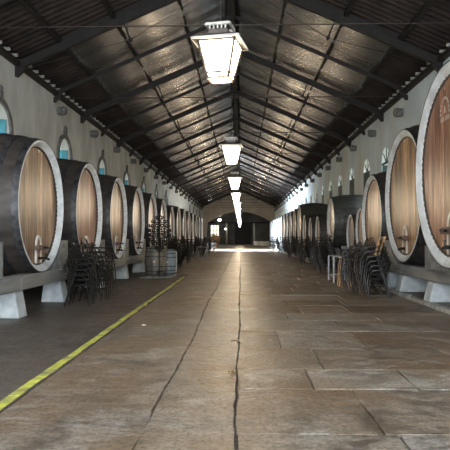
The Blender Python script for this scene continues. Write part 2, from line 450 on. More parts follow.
# ------------------------------------------------------------------ roof
SLL = (RIDZ-EAVE)/(RIDX-XL); SLR = (RIDZ-EAVE)/(XR-RIDX)
def roofz(x): return EAVE + (x-XL)*SLL if x < RIDX else EAVE + (XR-x)*SLR
def tiles(name, x_out, x_in):
    bm = bmesh.new(); P = .3; n = int((YEND-YST)/P)*6; xs = [x_out + (x_in-x_out)*k/3 for k in range(4)]
    prev = None
    for i in range(n+1):
        y = YST + i*P/6; ph = 2*PI*i/6; dz = .085*math.cos(ph) + .02*math.cos(2*ph)
        row = [bm.verts.new((x, y, roofz(x)+.3+dz)) for x in xs]
        top = [bm.verts.new((x, y, roofz(x)+.42+dz)) for x in (xs[0], xs[-1])]
        if prev:
            for k in range(3): bm.faces.new([prev[0][k], row[k], row[k+1], prev[0][k+1]])
            bm.faces.new([prev[1][0], prev[1][1], top[1], top[0]])
            bm.faces.new([prev[0][0], prev[1][0], top[0], row[0]])
        prev = (row, top)
    bmesh.ops.recalc_face_normals(bm, faces=bm.faces)
    me = bpy.data.meshes.new(name); bm.to_mesh(me); bm.free(); me.materials.append(M['tile']); me.shade_smooth()
    o = bpy.data.objects.new(name, me); COL.objects.link(o); o['kind'] = 'structure'
tiles('ceiling_left', XL-.75, RIDX); tiles('ceiling_right', XR+.75, RIDX)
# pale stubs stand in for daylight peeking between tiles and wall plate
for nm, x in (('trim_eave_light_left', XL), ('trim_eave_light_right', XR)):
    b = MB(); y = YST; s = 1 if x < 0 else -1
    while y < YEND:
        b.lathe([(0, .06), (s*.22, .055), (s*.23, .01)], 8, 'X', (x, y, EAVE+.23), cap=True); y += .6
    b.box(min(x-s*.5, x), max(x-s*.5, x), YST, YEND, EAVE-.02, EAVE+.12); b.build(nm, 'eave_light', kind='structure')
# wall plates, purlins, ridge
for nm, x, w, h, dz in (('beam_plate_left', XL+.1, .16, .16, .02), ('beam_plate_right', XR-.1, .16, .16, .02)):
    MB().box(x-w/2, x+w/2, YST, YEND, roofz(x)-h/2+dz, roofz(x)+h/2+dz).build(nm, 'timber', kind='structure', smooth=False)
MB().box(RIDX-.09, RIDX+.09, YST, YEND, RIDZ-.12, RIDZ+.16).build('beam_ridge', 'timber', kind='structure', smooth=False)
PUL = [-5.75, -4.04, -2.04, 4.99, 3.3, 1.47]
for x in PUL:
    MB().box(x-.06, x+.06, YST, YEND, roofz(x)+.1, roofz(x)+.24).build('beam_purlin', 'timber', kind='structure', smooth=False)
# battens over the purlins down the slope (dark bays)
TR = []; y = 18.0 - 3.72*5; i = 0
while y < YEND-1:
    TR.append((y, (i % 2) == 1)); y += 3.72; i += 1        # True: heavy principal (z 18.0, 25.4 ...)
for y, heavy in TR:
    w, h = (.15, .24) if heavy else (.075, .13)
    t = bpy.data.objects.new('roof_truss' if heavy else 'roof_rafter', None); COL.objects.link(t); t['kind'] = 'structure'; t.location = (0, y, 0)
    z = lambda x: roofz(x) - (.06 if heavy else 0)
    for xe in (XL, XR):
        s = 1 if xe < 0 else -1
        b = MB(); b.bar((xe - s*.1, 0, z(xe)), (RIDX, 0, RIDZ - (.06 if heavy else 0)), w, h)
        # foot bracket against the wall
        b.prism([(xe, -w/2, z(xe)-.1), (xe+s*.32, -w/2, z(xe)+.1), (xe+s*.3, -w/2, z(xe)-.05), (xe+s*.08, -w/2, z(xe)-.28), (xe, -w/2, z(xe)-.28)], (0, w, 0))
        b.build('rafter', 'timber', t, smooth=False)
        if heavy:
            xm = (xe + RIDX)/2; zm = z(xm)
            b = MB(); b.bar((xm, 0, zm), (xm + s*.25, 0, zm-.62), .05, .05); b.build('strut', 'timber', t, smooth=False)
            b = MB(); b.tube([(xm + s*.25, 0, zm-.62), (RIDX, 0, RIDZ-.25)], .01, 5); b.tube([(xm + s*.25, 0, zm-.62), (xe, 0, z(xe)-.1)], .01, 5)
            b.build('brace_rod', 'timber', t)
            MB().lathe([(-.05, .06), (.05, .06)], 10, 'Y', (xm+s*.25, 0, zm-.62), cap=True).build('joint', 'timber', t)
    if not heavy:
        MB().tube([(XL, 0, 6.82), (XR, 0, 6.82)], .017, 6).build('tie_rod', 'brown_iron', t)
        b = MB(); b.tube([(RIDX, 0, RIDZ-.1), (RIDX, 0, 6.82)], .012, 5)
        b.build('hanger_rod', 'timber', t)
# foil sheets
def foil(name, xs_, y0, y1):
    bm = bmesh.new(); step = .16; ny = int((y1-y0)/step)
    cols = []
    for i in range(len(xs_)-1):
        for k in range(7): cols.append((xs_[i] + (xs_[i+1]-xs_[i])*k/7, k/7))
    cols.append((xs_[-1], 0)); prev = None
    rr = random.Random(3); ph = [rr.uniform(0, 6) for _ in range(8)]
    for j in range(ny+1):
        y = y0 + j*step; u = ((y-18.0)/3.72) % 1; sagy = .13*(4*u*(1-u))
        row = []
        for (x, k) in cols:
            sag = .06*math.sin(PI*k)
            wr = .012*math.sin(y*9.1+ph[0]+x*.4) + .01*math.sin(y*15.7+ph[1]-x*.5) + .012*math.sin(y*5.3+x*.6+ph[2]) + .012*math.sin(x*1.3+y*.7)
            row.append(bm.verts.new((x, y, roofz(x) + .27 - sagy - sag + wr - (.04 if k == 0 else 0))))
        if prev:
            for k in range(len(cols)-1): bm.faces.new([prev[k], prev[k+1], row[k+1], row[k]])
        prev = row
    bmesh.ops.recalc_face_normals(bm, faces=bm.faces)
    me = bpy.data.meshes.new(name); bm.to_mesh(me); bm.free(); me.materials.append(M['foil']); me.shade_smooth()
    o = bpy.data.objects.new(name, me); COL.objects.link(o); o['kind'] = 'structure'
    so = o.modifiers.new('thickness', 'SOLIDIFY'); so.thickness = .006
    # cord along each seam
    for x in xs_[1:-1] + [xs_[0]]:
        pts = []
        j = 0
        y = y0
        while y <= y1:
            u = ((y-18.0)/3.72) % 1; pts.append((x, y, roofz(x)+.27-.13*(4*u*(1-u))-.07)); y += .62
        MB().tube(pts, .01, 4).build('ceiling_cord', 'timber', kind='structure')
for xa in (-5.75, 4.99):
    MB().bar((xa, 18.03, roofz(xa)+.17), (RIDX, 18.03, RIDZ+.17), .09, .26).build('foil_edge_mask', 'timber', kind='structure', smooth=False)  # added dark board, covers the brightly lit near edge of the foil
foil('ceiling_foil_left', [-5.75, -4.04, -2.04, RIDX-.12], 18.09, YEND-.5)
foil('ceiling_foil_right', [4.99, 3.3, 1.47, RIDX+.12], 18.09, YEND-.5)

# ------------------------------------------------------------------ vats
D0, L0 = 2.71, 2.35
def vat_proto():
    r = D0/2; t = thing('wine_vat')
    prof = []
    def rad(u):                                     # u 0 (front) .. 1 (rear)
        return r + .155*math.sin(PI*min(max(u, 0), 1))**.85
    b = MB(); n = 16; out = [(-L0*k/n, rad(k/n)) for k in range(n+1)]
    prof = [(-.02, r-.055)] + out + [(-L0, r-.06), (-L0+.1, r-.1), (-L0+.1, .02)]
    b.lathe([(-.13, r-.16), (-.02, r-.05)] + out + [(-L0, r-.06), (-L0+.1, r-.1), (-L0+.1, .02)], 72)
    b.build('staves', 'staves', t)
    for u0, w in ((.0005, .11), (.14, .09), (.27, .085), (.40, .08), (.60, .08), (.73, .085), (.86, .09), (.95, .10)):
        h = MB(); x0 = u0*L0; x1 = x0 + w; h.lathe([(-x0, rad(x0/L0)+.002), (-x0, rad(x0/L0)+.014), (-x1, rad(x1/L0)+.014), (-x1, rad(x1/L0)+.002)], 72, closed=True)
        h.build('hoop', 'hoop', t)
    # painted chime: end grain ring, groove, inner bevel
    h = MB(); h.lathe([(-.004, r-.003), (.0, r-.003), (.0, r-.03), (-.01, r-.034), (-.01, r-.042), (-.002, r-.046), (-.135, r-.16), (-.145, r-.16), (-.15, r-.02)], 96, closed=True)
    h.build('rim', 'rim', t)
    h = MB(); h.lathe([(-.13, r-.15), (-.13, .0005)], 96); bmesh.ops.remove_doubles(h.bm, verts=h.bm.verts, dist=.002)
    
    h.build('head', 'head_gold', t)
    # manhole at the foot of the head: arched white door, wooden cross bar, screw
    d = MB(); zb = -r + .17; W = .155
    def arch(w, top): return [(-w, zb), ] + [(w*math.cos(a)*-1, zb + top - w + w*1.5*math.sin(a)) for a in [PI*k/12 for k in range(13)]] + [(w, zb)]
    A = arch(W, .5); B = arch(W-.045, .46)
    for i in range(len(A)-1):
        d.prism([(-.115, A[i][0], A[i][1]), (-.115, A[i+1][0], A[i+1][1]), (-.115, B[i+1][0], B[i+1][1]), (-.115, B[i][0], B[i][1])], (.035, 0, 0))
    dd = d.build('manhole_frame', 'paint', t)
    p = MB(); p.prism([(-.11, y, z) for y, z in B], (.02, 0, 0)); p.build('manhole_board', 'head_brown', dd)
    c = MB(); c.box(-.075, .01, -.27, .27, zb+.27, zb+.37); c.build('cross_bar', 'bar', t, bevel=.012)
    s = MB(); s.tube([(-.08, 0, zb+.32), (.14, 0, zb+.32)], .022, 8); s.tube([(.12, -.09, zb+.33), (.12, .09, zb+.31)], .014, 6)
    s.build('clamp_screw', 'iron', t)
    k = MB(); k.tube([(-.1, 0, zb+.1), (.06, 0, zb+.1), (.13, 0, zb+.07)], [.03, .026, .02], 8); k.tube([(.06, 0, zb+.1), (.06, 0, zb+.19)], .012, 6); k.tube([(.06, -.05, zb+.19), (.06, .05, zb+.19)], .013, 6)
    k.build('tap', 'iron', t)
    MB().lathe([(-.115, .028), (-.1, .026), (-.098, .002)], 12, 'X', (0, .03, r*.84), cap=True).build('bung', 'paint', t)
    return t
proto = vat_proto()
meshes = {}
def place_vat(side, xf, yc, D, zc, L, wood, label, first=False, fat=1.0, green=False):
    v = proto if first else copy_tree(proto)
    s = D/D0; v.location = (side*xf, yc, zc); v.scale = (L/L0, s, s)
    v.rotation_euler.z = PI if side > 0 else 0
    tag(v, label, 'wine vat', 'great oak vats along the hall')
    for ch in COL.objects:
        if ch.parent == v:
            nm = ch.name.split('.')[0]
            if nm == 'head':
                ch.material_slots[0].link = 'OBJECT'; ch.material_slots[0].material = M[wood]
            if green and nm in ('staves',):
                ch.material_slots[0].link = 'OBJECT'; ch.material_slots[0].material = M['staves_green']
            if green and nm == 'hoop':
                ch.material_slots[0].link = 'OBJECT'; ch.material_slots[0].material = M['hoop_grey']
            if fat != 1 and nm in ('staves', 'hoop') : ch.scale = (1, fat, fat)
    return v
woods = ['head_gold','head_gold','head_gold','head_brown','head_red','head_pale','head_brown','head_gold','head_pale','head_red','head_brown','head_gold','head_pale','head_brown','head_gold','head_pale']
woods[0] = 'head_brown'; woods[1] = 'head_red'; woods[2] = 'head_gold'
cname = {'head_gold': 'golden', 'head_red': 'reddish', 'head_brown': 'grey-brown', 'head_pale': 'pale weathered'}
vatsL = []
for k in range(14):
    yc = 11.78 + 3.72*k; D = D0; zc = 2.145
    if k == 6: D = 2.5; zc = 2.05
    if k > 6: D *= R.uniform(.97, 1.02)
    wd = woods[k]
    lab = '%s oak vat with white rim, %s from the camera in the left row' % (cname[wd], ORD[k])
    place_vat(-1, 4.1, yc, D, zc, 2.5, wd, lab, first=(k == 0)); vatsL.append((yc, D, zc, 4.1))
vatsR = [  # xf, y, D, zc, L, wood, green, fat
    (3.9, 10.96, 3.88, 2.86, 2.1, 'head_red', False, 1, 'huge red-brown oak vat with painted emblem, nearest in the right row'),
    (4.2, 15.1, 3.42, 2.57, 1.9, 'head_gold', False, 1, 'big golden oak vat beside the emblem vat, second in the right row'),
    (4.2, 18.65, 2.8, 2.09, 1.9, 'head_gold', False, 1, 'golden oak vat behind the big chair stacks, third in the right row'),
    (4.4, 21.35, 1.6, 1.76, 1.5, 'head_brown', False, 1, 'small brown oak vat just beyond the third vat on the right'),
    (4.4, 23.25, 1.6, 1.60, 1.5, 'head_pale', False, 1, 'second small oak vat on the right, low before the olive vat'),
    (4.1, 26.4, 2.1, 2.2, 2.1, 'head_pale', True, 1.06, 'olive-sided oak vat behind the two small vats on the right'),
    (4.1, 30.9, 1.75, 1.75, 1.9, 'head_brown', False, 1, 'seventh vat on the right, a lower one past the olive vat'),
    (4.1, 34.1, 1.75, 1.75, 1.9, 'head_pale', False, 1, 'eighth vat on the right, a lower one'),
    (4.1, 37.3, 2.0, 1.9, 1.9, 'head_pale', False, 1, 'ninth vat on the right, slightly taller than the one before'),
    (4.1, 40.6, 2.75, 2.35, 2.1, 'head_red', True, 1.02, 'tall olive-sided vat, tenth in the right row')]
for k in range(10, 21):
    wd = woods[(k*3) % 14]
    vatsR.append((4.1, 44.2 + 3.6*(k-10), 2.7*R.uniform(.95, 1.02), 2.3, 2.05, wd, k % 3 == 0, 1, '%s oak vat, %s from the camera in the right row' % (cname[wd], ORD[k])))
for (xf, yc, D, zc, L, wd, gr, fat, lab) in vatsR:
    v = place_vat(1, xf, yc, D, zc, L, wd, lab, fat=fat, green=gr)
# emblem painted on the near right vat
v1 = [o for o in COL.objects if o.get('label', '').startswith('huge red')][0]
e = MB(); sx = -.1285; r1 = .19; zc = .72     # local units before the vat's scale
for k in range(11):
    a = PI*k/10; c_, s_ = math.cos(a), math.sin(a)
    e.prism([(sx, r1*math.cos(a-.1), zc+1.35*r1*math.sin(a-.1)), (sx, (r1+.035)*math.cos(a-.1), zc+1.35*(r1+.035)*math.sin(a-.1)),
             (sx, (r1+.035)*math.cos(a+.1), zc+1.35*(r1+.035)*math.sin(a+.1)), (sx, r1*math.cos(a+.1), zc+1.35*r1*math.sin(a+.1))], (.002, 0, 0))
e.prism([(sx, -.045, zc+.0), (sx, .045, zc+.0), (sx, .012, zc+.13), (sx, -.012, zc+.13)], (.002, 0, 0))
for k in range(5):
    a = 2*PI*k/5+PI/2; a1 = a+PI/5; a2 = a-PI/5; q = Vector((sx, 0, zc+.46))
    e.prism([q, q + Vector((0, .018*math.cos(a2), .018*math.sin(a2))), q + Vector((0, .04*math.cos(a), .04*math.sin(a))), q + Vector((0, .018*math.cos(a1), .018*math.sin(a1)))], (.002, 0, 0))
for y0 in (-.2, -.135, -.07, .03, .1, .165):
    e.box(sx, sx+.002, y0, y0+.012, zc-.15, zc-.07); e.box(sx, sx+.002, y0+.03, y0+.042, zc-.15, zc-.07); e.box(sx, sx+.002, y0, y0+.042, zc-.08, zc-.07); e.box(sx, sx+.002, y0, y0+.042, zc-.15, zc-.14)
for v_ in e.bm.verts: v_.co.y = -.28 + .8*v_.co.y; v_.co.z = .76 + .74*(v_.co.z-.72)
e.build('painted_emblem', 'paint', v1)

# ------------------------------------------------------------------ bearers, piers, saddles
def bearer(x0, x1, y0, y1, z0, z1, label, grp):
    b = MB(); y = y0
    while y < y1:
        L = min(4.6, y1-y); b.box(x0 + R.uniform(-.01, .01), x1, y, y+L-.015, z0, z1); y += L
    tag(b.build('bearer_timber', 'beam', bevel=.015), label, 'beam', grp)
bearer(-4.42, -4.1, 6, 62, .5, .77, 'long grey timber bearer under the fronts of the left vats', 'vat bearers')
bearer(-6.4, -6.1, 6, 62, .5, .78, 'grey timber bearer under the rear of the left vats', 'vat bearers')
bearer(4.22, 4.5, 6, 82, .52, .78, 'long grey timber bearer under the fronts of the right vats', 'vat bearers')
bearer(5.75, 6.0, 6, 82, .52, .78, 'grey timber bearer under the rear of the right vats', 'vat bearers')
def pier(x, y, side, base, label, w=.42):
    b = MB(); xf = x - side*.0
    pts = [(xf - side*.1, y-w/2, base), (xf + side*(.44 if side < 0 else .7), y-w/2, base), (xf + side*(.38 if side < 0 else .62), y-w/2, .5), (xf, y-w/2, .5)]
    b.prism(pts, (0, w, 0)); tag(b.build('whitewashed_pier', 'pier', bevel=.02), label, 'pier', 'whitewashed piers under the bearers')
ys = [10.98, 13.65] + [13.7+3.68*k for k in range(1, 13)]
for k, y in enumerate(ys): pier(-4.2, y-.25, -1, -.012, 'whitewashed pier under the left bearer, %s from the camera' % ORD[k])
ys = [10.2, 12.85, 15.2, 16.5, 20.1, 22.2, 24.6, 28.8, 32.4, 35.7, 39, 42.4, 46, 49.6, 53.2, 56.8, 60.4, 64, 67.6, 71.2]
for k, y in enumerate(ys): pier(4.2, y, 1, .075, 'whitewashed pier under the right bearer, %s from the camera' % ORD[k])
for k, y in enumerate((8, 18, 28, 40, 54)):
    pier(-6.1, y, -1, -.012, 'rear pier under the left rear bearer, %s from the camera' % ORD[k]); pier(5.62, y, 1, .075, 'rear pier under the right rear bearer, %s from the camera' % ORD[k])
def saddle(side, xf, a, c, topz, zb, label, depth=.34):
    """curved block between vats a and c (yc, D, zc); c may be None"""
    (ya, Da, za), (yb, Db, zb2) = a, c
    ra, rb = Da/2*1.1, Db/2*1.1; pts = []
    n = 7
    def yat(yc, r, zc, z, sgn):
        d = abs(z-zc); return yc + sgn*math.sqrt(max(r*r-d*d, 0))
    zs = [zb + (topz-zb)*k/n for k in range(n+1)]
    left = [(yat(ya, ra, za, z, 1), z) for z in zs]; right = [(yat(yb, rb, zb2, z, -1), z) for z in zs]
    # keep the block from spreading too far under the vat; a straight outer face
    left = [(max(p[0], ya+.3), p[1]) for p in left]; ye = min(ya+ra+.3, min(p[0] for p in right)-.02)
    P = left + [(max(ye, left[-1][0]+.08), topz), (max(ye, left[-1][0]+.08), zb)]
    x = side*(xf+.03)
    b = MB(); b.prism([(x, y, z) for y, z in P], (side*depth, 0, 0))
    tag(b.build('saddle_block', 'saddle', smooth=False), label, 'saddle block', 'curved saddle blocks between the vats')
for k in range(12):
    a, c = vatsL[k][:3], vatsL[k+1][:3]
    saddle(-1, 4.1, a, c, 1.42, .77, 'blue-grey saddle block between the %s and %s left vats' % (ORD[k], ORD[k+1]))
saddle(-1, 4.1, (11.78-3.72, D0, 2.145), vatsL[0][:3], 1.42, .77, 'blue-grey saddle block on the near side of the first left vat')
VR = [(v[1], v[2], v[3]) for v in vatsR]
saddle(1, 4.22, VR[0], VR[1], 1.3, .78, 'blue-grey saddle block between the first and second right vats')
saddle(1, 4.22, VR[1], VR[2], 1.4, .78, 'blue-grey saddle block between the second and third right vats')
saddle(1, 4.22, (10.96-4.3, 3.88, 2.86), VR[0], 1.3, .78, 'blue-grey saddle block on the near side of the emblem vat')
for k in (2, 3, 4, 5, 6, 7, 8): saddle(1, 4.22, VR[k], VR[k+1], 1.12, .78, 'low saddle block between the %s and %s right vats' % (ORD[k], ORD[k+1]))
for k in range(9, 17): saddle(1, 4.22, VR[k], VR[k+1], 1.35, .78, 'saddle block between the %s and %s right vats' % (ORD[k], ORD[k+1]))

# ------------------------------------------------------------------ chairs (faces +x)
def chair_proto(mat):
    t = thing('metal_chair')
    s = MB(); s.tube([(.22*math.cos(a)*1.0 + .02, .21*math.sin(a), .45) for a in [2*PI*k/20 for k in range(20)]], .017, 6, closed=True)
    for k in range(-4, 5):
        y = k*.043; w = math.sqrt(max(.21**2-y*y, .0004)); s.box(.02-w, .02+w, y-.012, y+.012, .447, .455)
    s.build('seat', mat, t)
    for sy in (-1, 1):
        MB().tube([(.2, sy*.17, .45), (.235, sy*.2, .25), (.25, sy*.215, 0)], .015, 6).build('leg', mat, t)
        MB().tube([(-.17, sy*.16, .46), (-.21, sy*.18, .25), (-.27, sy*.2, 0)], .015, 6).build('leg', mat, t)
    st = MB(); st.tube([(.235, -.2, .25), (.235, -.1, .3), (.235, 0, .32), (.235, .1, .3), (.235, .2, .25)], .008, 5)
    st.tube([(-.2, -.18, .27), (.235, .2, .25)], .007, 5); st.tube([(-.2, .18, .27), (.235, -.2, .25)], .007, 5); st.build('stretcher', mat, t)
    bk = MB(); pts = [(-.17, -.2, .45), (-.21, -.215, .6), (-.25, -.21, .74), (-.285, -.16, .85), (-.3, -.06, .9), (-.3, .06, .9), (-.285, .16, .85), (-.25, .21, .74), (-.21, .215, .6), (-.17, .2, .45)]
    bk.tube(pts, .016, 6)
    for k in range(3):       # scroll rings in the backrest
        z = .55 + k*.12; x = -.19 - k*.04
        for yy in (-.08, .08):
            bk.tube([(x - .012*math.sin(a), yy + .045*math.cos(a), z + .055*math.sin(a)) for a in [2*PI*q/8 for q in range(8)]], .007, 4, closed=True)
    bk.tube([(-.18, -.2, .49), (-.18, .2, .49)], .009, 5); bk.build('backrest', mat, t)
    for sy in (-1, 1):
        MB().tube([(-.23, sy*.215, .68), (-.05, sy*.25, .68), (.12, sy*.25, .67), (.19, sy*.235, .6), (.2, sy*.2, .46)], .016, 6).build('armrest', mat, t)
    return t
cp = {'iron': chair_proto('iron'), 'brown_iron': chair_proto('brown_iron')}
used = set(); nch = 0
def stack(x, y, face, n, place, mat='iron', dx=.04, dz=.115, lean=0, z0=0):
    """face = rotation about z of the whole stack"""
    for k in range(n):
        p = cp[mat]
        if mat not in used: c = p; used.add(mat)
        else: c = copy_tree(p)
        h = dx*k; c.location = (x + math.cos(face)*h, y + math.sin(face)*h, z0 + dz*k)
        c.rotation_euler = (0, 0, face + R.uniform(-.03, .03))
        pos = 'lowest' if k == 0 else ('topmost' if k == n-1 else ORD[k] + ' from the floor')
        tag(c, '%s metal chair, %s in the %s' % ('black' if mat == 'iron' else 'brown', pos, place), 'chair', 'stacked metal chairs')
def cluster(x, y, side, specs, word):
    """side -1: against the left vats, chairs face the aisle"""
    face = 0 if side < 0 else PI
    for (dx, dy, n, mat, rot, w) in specs: stack(x + dx, y + dy, face + rot, n, w + ' ' + word, mat)
cluster(-3.55, 12.5, -1, [(0, 0, 5, 'iron', .1, 'near stack'), (.02, .6, 6, 'iron', -.1, 'second stack'), (.1, 1.2, 5, 'brown_iron', .1, 'far stack')], 'before the second left vat')
cluster(3.42, 14.45, 1, [(0, 0, 6, 'iron', -.12, 'near stack'), (-.08, .7, 6, 'brown_iron', .1, 'second stack'), (-.05, 1.4, 6, 'iron', -.1, 'third stack'), (-.15, 2.1, 5, 'iron', .1, 'far stack')], 'before the third right vat')
cluster(3.55, 23.6, 1, [(0, 0, 7, 'iron', .2, 'near stack'), (.05, .7, 8, 'brown_iron', -.1, 'second stack'), (-.05, 1.4, 7, 'iron', .1, 'far stack')], 'before the olive right vat')
cluster(3.6, 31.2, 1, [(0, 0, 7, 'iron', .2, 'near stack'), (0, .8, 7, 'iron', -.1, 'far stack')], 'before the seventh right vat')
cluster(3.6, 39.5, 1, [(0, 0, 7, 'iron', .2, 'near stack'), (0, .8, 7, 'iron', -.1, 'far stack')], 'before the tenth right vat')
cluster(3.5, 48, 1, [(0, 0, 6, 'iron', .2, 'single stack'), ], 'before the twelfth right vat')
cluster(3.4, 55, 1, [(0, 0, 6, 'iron', .2, 'single stack'), ], 'before the fourteenth right vat')
cluster(-3.3, 27.0, -1, [(0, 0, 7, 'iron', .2, 'near stack'), (.05, .8, 7, 'iron', -.1, 'second stack'), (.05, 1.7, 7, 'iron', 0, 'far stack')], 'before the fifth left vat')
cluster(-3.2, 31.6, -1, [(0, 0, 7, 'iron', .2, 'near stack'), (0, .8, 7, 'iron', -.1, 'far stack')], 'before the sixth left vat')
cluster(-3.2, 41.5, -1, [(0, 0, 7, 'iron', .2, 'near stack'), (.1, .9, 7, 'iron', -.1, 'far stack')], 'before the ninth left vat')
cluster(-3.1, 49.5, -1, [(0, 0, 7, 'iron', .2, 'near stack'), (.1, .9, 6, 'iron', -.1, 'far stack')], 'before the eleventh left vat')
cluster(-3.0, 57.5, -1, [(0, 0, 6, 'iron', .2, 'single stack')], 'before the last left vats')

# ------------------------------------------------------------------ small furniture
def frame_table(x, y, w, d, h, label, mat='galv', rot=0):
    t = thing('metal_table', label, 'table', 'metal frame tables', (x, y, 0), rot)
    MB().box(-w/2, w/2, -d/2, d/2, h-.035, h).build('table_top', mat, t, bevel=.006)
    for sx in (-1, 1):
        for sy in (-1, 1):
            MB().box(sx*w/2 - .025 - (.0), sx*w/2+.025, sy*d/2-.025, sy*d/2+.025, 0, h-.035).build('leg', mat, t, smooth=False)
    b = MB(); b.box(-w/2, w/2, d/2-.015, d/2+.015, .18, .22); b.box(-w/2, -w/2+.03, -d/2, d/2, .18, .22); b.box(w/2-.03, w/2, -d/2, d/2, .18, .22)
    b.build('rail', mat, t, smooth=False)
    return t
frame_table(3.32, 19.5, .55, 1.1, .88, 'grey metal frame table between the chair stacks on the right')
frame_table(-2.95, 24.1, .35, .9, .9, 'pale metal frame table past the blue-grey cask on the left')
frame_table(-2.55, 37.5, .62, .9, .86, 'grey metal frame table among the far chair stacks on the left', 'beam')
# upright casks
def cask(x, y, r, h, mat, label):
    t = thing('upright_cask', label, 'cask', None, (x, y, 0))
    f = lambda z: r*(1 - .14*(2*z/h-1)**2)
    b = MB(); b.lathe([(0, .01), (0, f(0)-.02), (0, f(0))] + [(h*k/12, f(h*k/12)) for k in range(1, 12)] + [(h, f(h)), (h, f(h)-.025), (h-.03, f(h)-.03)], 32, 'Z'); b.build('staves', mat, t)
    MB().lathe([(h-.035, f(h)-.025), (h-.035, .005)], 32, 'Z').build('cask_head', mat, t)
    for u, w in ((.02, .05), (.14, .045), (.3, .045), (.66, .045), (.82, .045), (.94, .05)):
        z0 = u*h; z1 = z0+w; MB().lathe([(z0, f(z0)+.001), (z0, f(z0)+.008), (z1, f(z1)+.008), (z1, f(z1)+.001)], 32, 'Z', closed=True).build('hoop', 'hoop_grey', t)
    MB().lathe([(0, .035), (.02, .03), (.022, .002)], 12, 'Y', (0, -r-.012, h*.5), cap=True).build('bung', 'paint', t)
b = MB(); b.box(-3.72, -2.55, 21.0, 22.6, -.012, .03); tag(b.build('floor_board', 'beam', bevel=.008), 'flat pale board on the floor under the upright casks', 'board')
cask(-3.27, 21.95, .42, 1.08, 'cask', 'weathered upright cask behind the iron candle tree')
cask(-2.93, 23.1, .3, 1.0, 'blue', 'blue-grey upright cask beside the weathered cask')
for o in COL.objects:
    if o.name.startswith('upright_cask'): o.location.z = .03 if o.location.y < 22.2 else 0
# iron candle / bottle tree
t = thing('iron_candle_tree', 'tall black iron tree of rings before the upright cask', 'candelabra', None, (-3.03, 21.25, .03))
MB().tube([(0, 0, .02), (0, 0, 2.2)], .022, 8).build('pole', 'iron', t)
b = MB()
for k in range(3):
    a = 2*PI*k/3+.4; b.tube([(0, 0, .22), (.12*math.cos(a), .12*math.sin(a), .18), (.24*math.cos(a), .24*math.sin(a), .02)], .014, 6)
b.build('tripod_base', 'iron', t)
for lv, (z, r, n) in enumerate(((1.05, .16, 6), (1.2, .27, 10), (1.36, .36, 12), (1.53, .41, 14), (1.7, .42, 14), (1.87, .38, 12), (2.03, .29, 9), (2.18, .14, 5))):
    for k in range(n):
        a = 2*PI*k/n + lv*.4; x, y = r*math.cos(a), r*math.sin(a)
        b = MB(); b.tube([(0, 0, z-.13), (x*.6, y*.6, z-.08), (x, y, z)], .009, 5)
        b.tube([(x + .055*math.cos(q)*math.sin(a) , y - .055*math.cos(q)*math.cos(a), z+.02+.055*math.sin(q)) for q in [2*PI*i/10 for i in range(10)]], .014, 5, closed=True)
        b.lathe([(z-.03, .038), (z-.02, .05)], 8, 'Z', (x, y, 0), cap=True)
        b.build('ring_arm', 'iron' if (k+lv) % 3 else 'brown_iron', t)
# pale pine pieces among the right chair stacks
def pine_board(name, pts, w, label):
    b = MB(); b.bar(pts[0], pts[1], w, .03, Vector((1, .4, 0))); tag(b.build(name, 'pine', bevel=.004), label, 'board')
pine_board('pine_board', ((3.42, 14.5, 1.03), (3.58, 14.6, 1.5)), .26, 'pale pine board standing on top of the big right chair stack')
t = thing('pine_stool', 'pale pine stool on the aisle side of the big right chair stack', 'stool', None, (3.15, 17.6, 0))
MB().box(-.16, .16, -.16, .16, .84, .88).build('seat', 'pine', t, bevel=.008)
for sx in (-1, 1):
    for sy in (-1, 1): MB().bar((sx*.11, sy*.11, .84), (sx*.17, sy*.17, 0), .035, .035).build('leg', 'pine', t)
b = MB(); b.bar((-.14, -.15, .4), (.14, -.15, .4), .025, .03); b.bar((-.15, -.14, .3), (-.15, .14, .3), .025, .03); b.bar((.15, -.14, .3), (.15, .14, .3), .025, .03); b.build('stretcher', 'pine', t)
# far end: cloth tables, planter, lamps
def cloth_table(x, y, r, label):
    t = thing('round_table', label, 'table', 'white cloth tables at the far end', (x, y, 0))
    b = MB(); seg = 40; rings = []
    for (z, rr, w) in ((.76, 0.01, 0), (.76, r, 0), (.7, r+.02, .01), (.4, r+.05, .05), (.05, r+.08, .09)):
        rings.append([b.bm.verts.new(((rr + w*math.cos(k*PI/2.5))*math.cos(2*PI*k/seg), (rr + w*math.cos(k*PI/2.5))*math.sin(2*PI*k/seg), z)) for k in range(seg)])
    for i in range(4):
        for k in range(seg): b.bm.faces.new([rings[i][k], rings[i][(k+1)%seg], rings[i+1][(k+1)%seg], rings[i+1][k]])
    b.build('tablecloth', 'cloth', t)
    MB().lathe([(0, .25), (.03, .24), (.06, .04), (.74, .04)], 16, 'Z', cap=True).build('pedestal', 'iron', t)
cloth_table(-4.1, 75, .75, 'white cloth table on the left past the last vats')
cloth_table(4.0, 96, .7, 'white cloth table on the right at the far end')
cloth_table(2.9, 100, .7, 'white cloth table on the right nearest the far door')
t = thing('potted_shrub', 'brown dry-leaved shrub in a pot, left past the last vats', 'potted plant', None, (-3.7, 80, 0))
MB().lathe([(0, .3), (.55, .42), (.6, .45), (.62, .4), (.5, .36)], 20, 'Z', cap=True).build('pot', 'pot', t)
MB().tube([(0, 0, .45), (.04, .02, 1.1), (0, 0, 1.7)], [.05, .04, .02], 6).build('stem', 'brown_iron', t)
b = MB(); rr = random.Random(5)
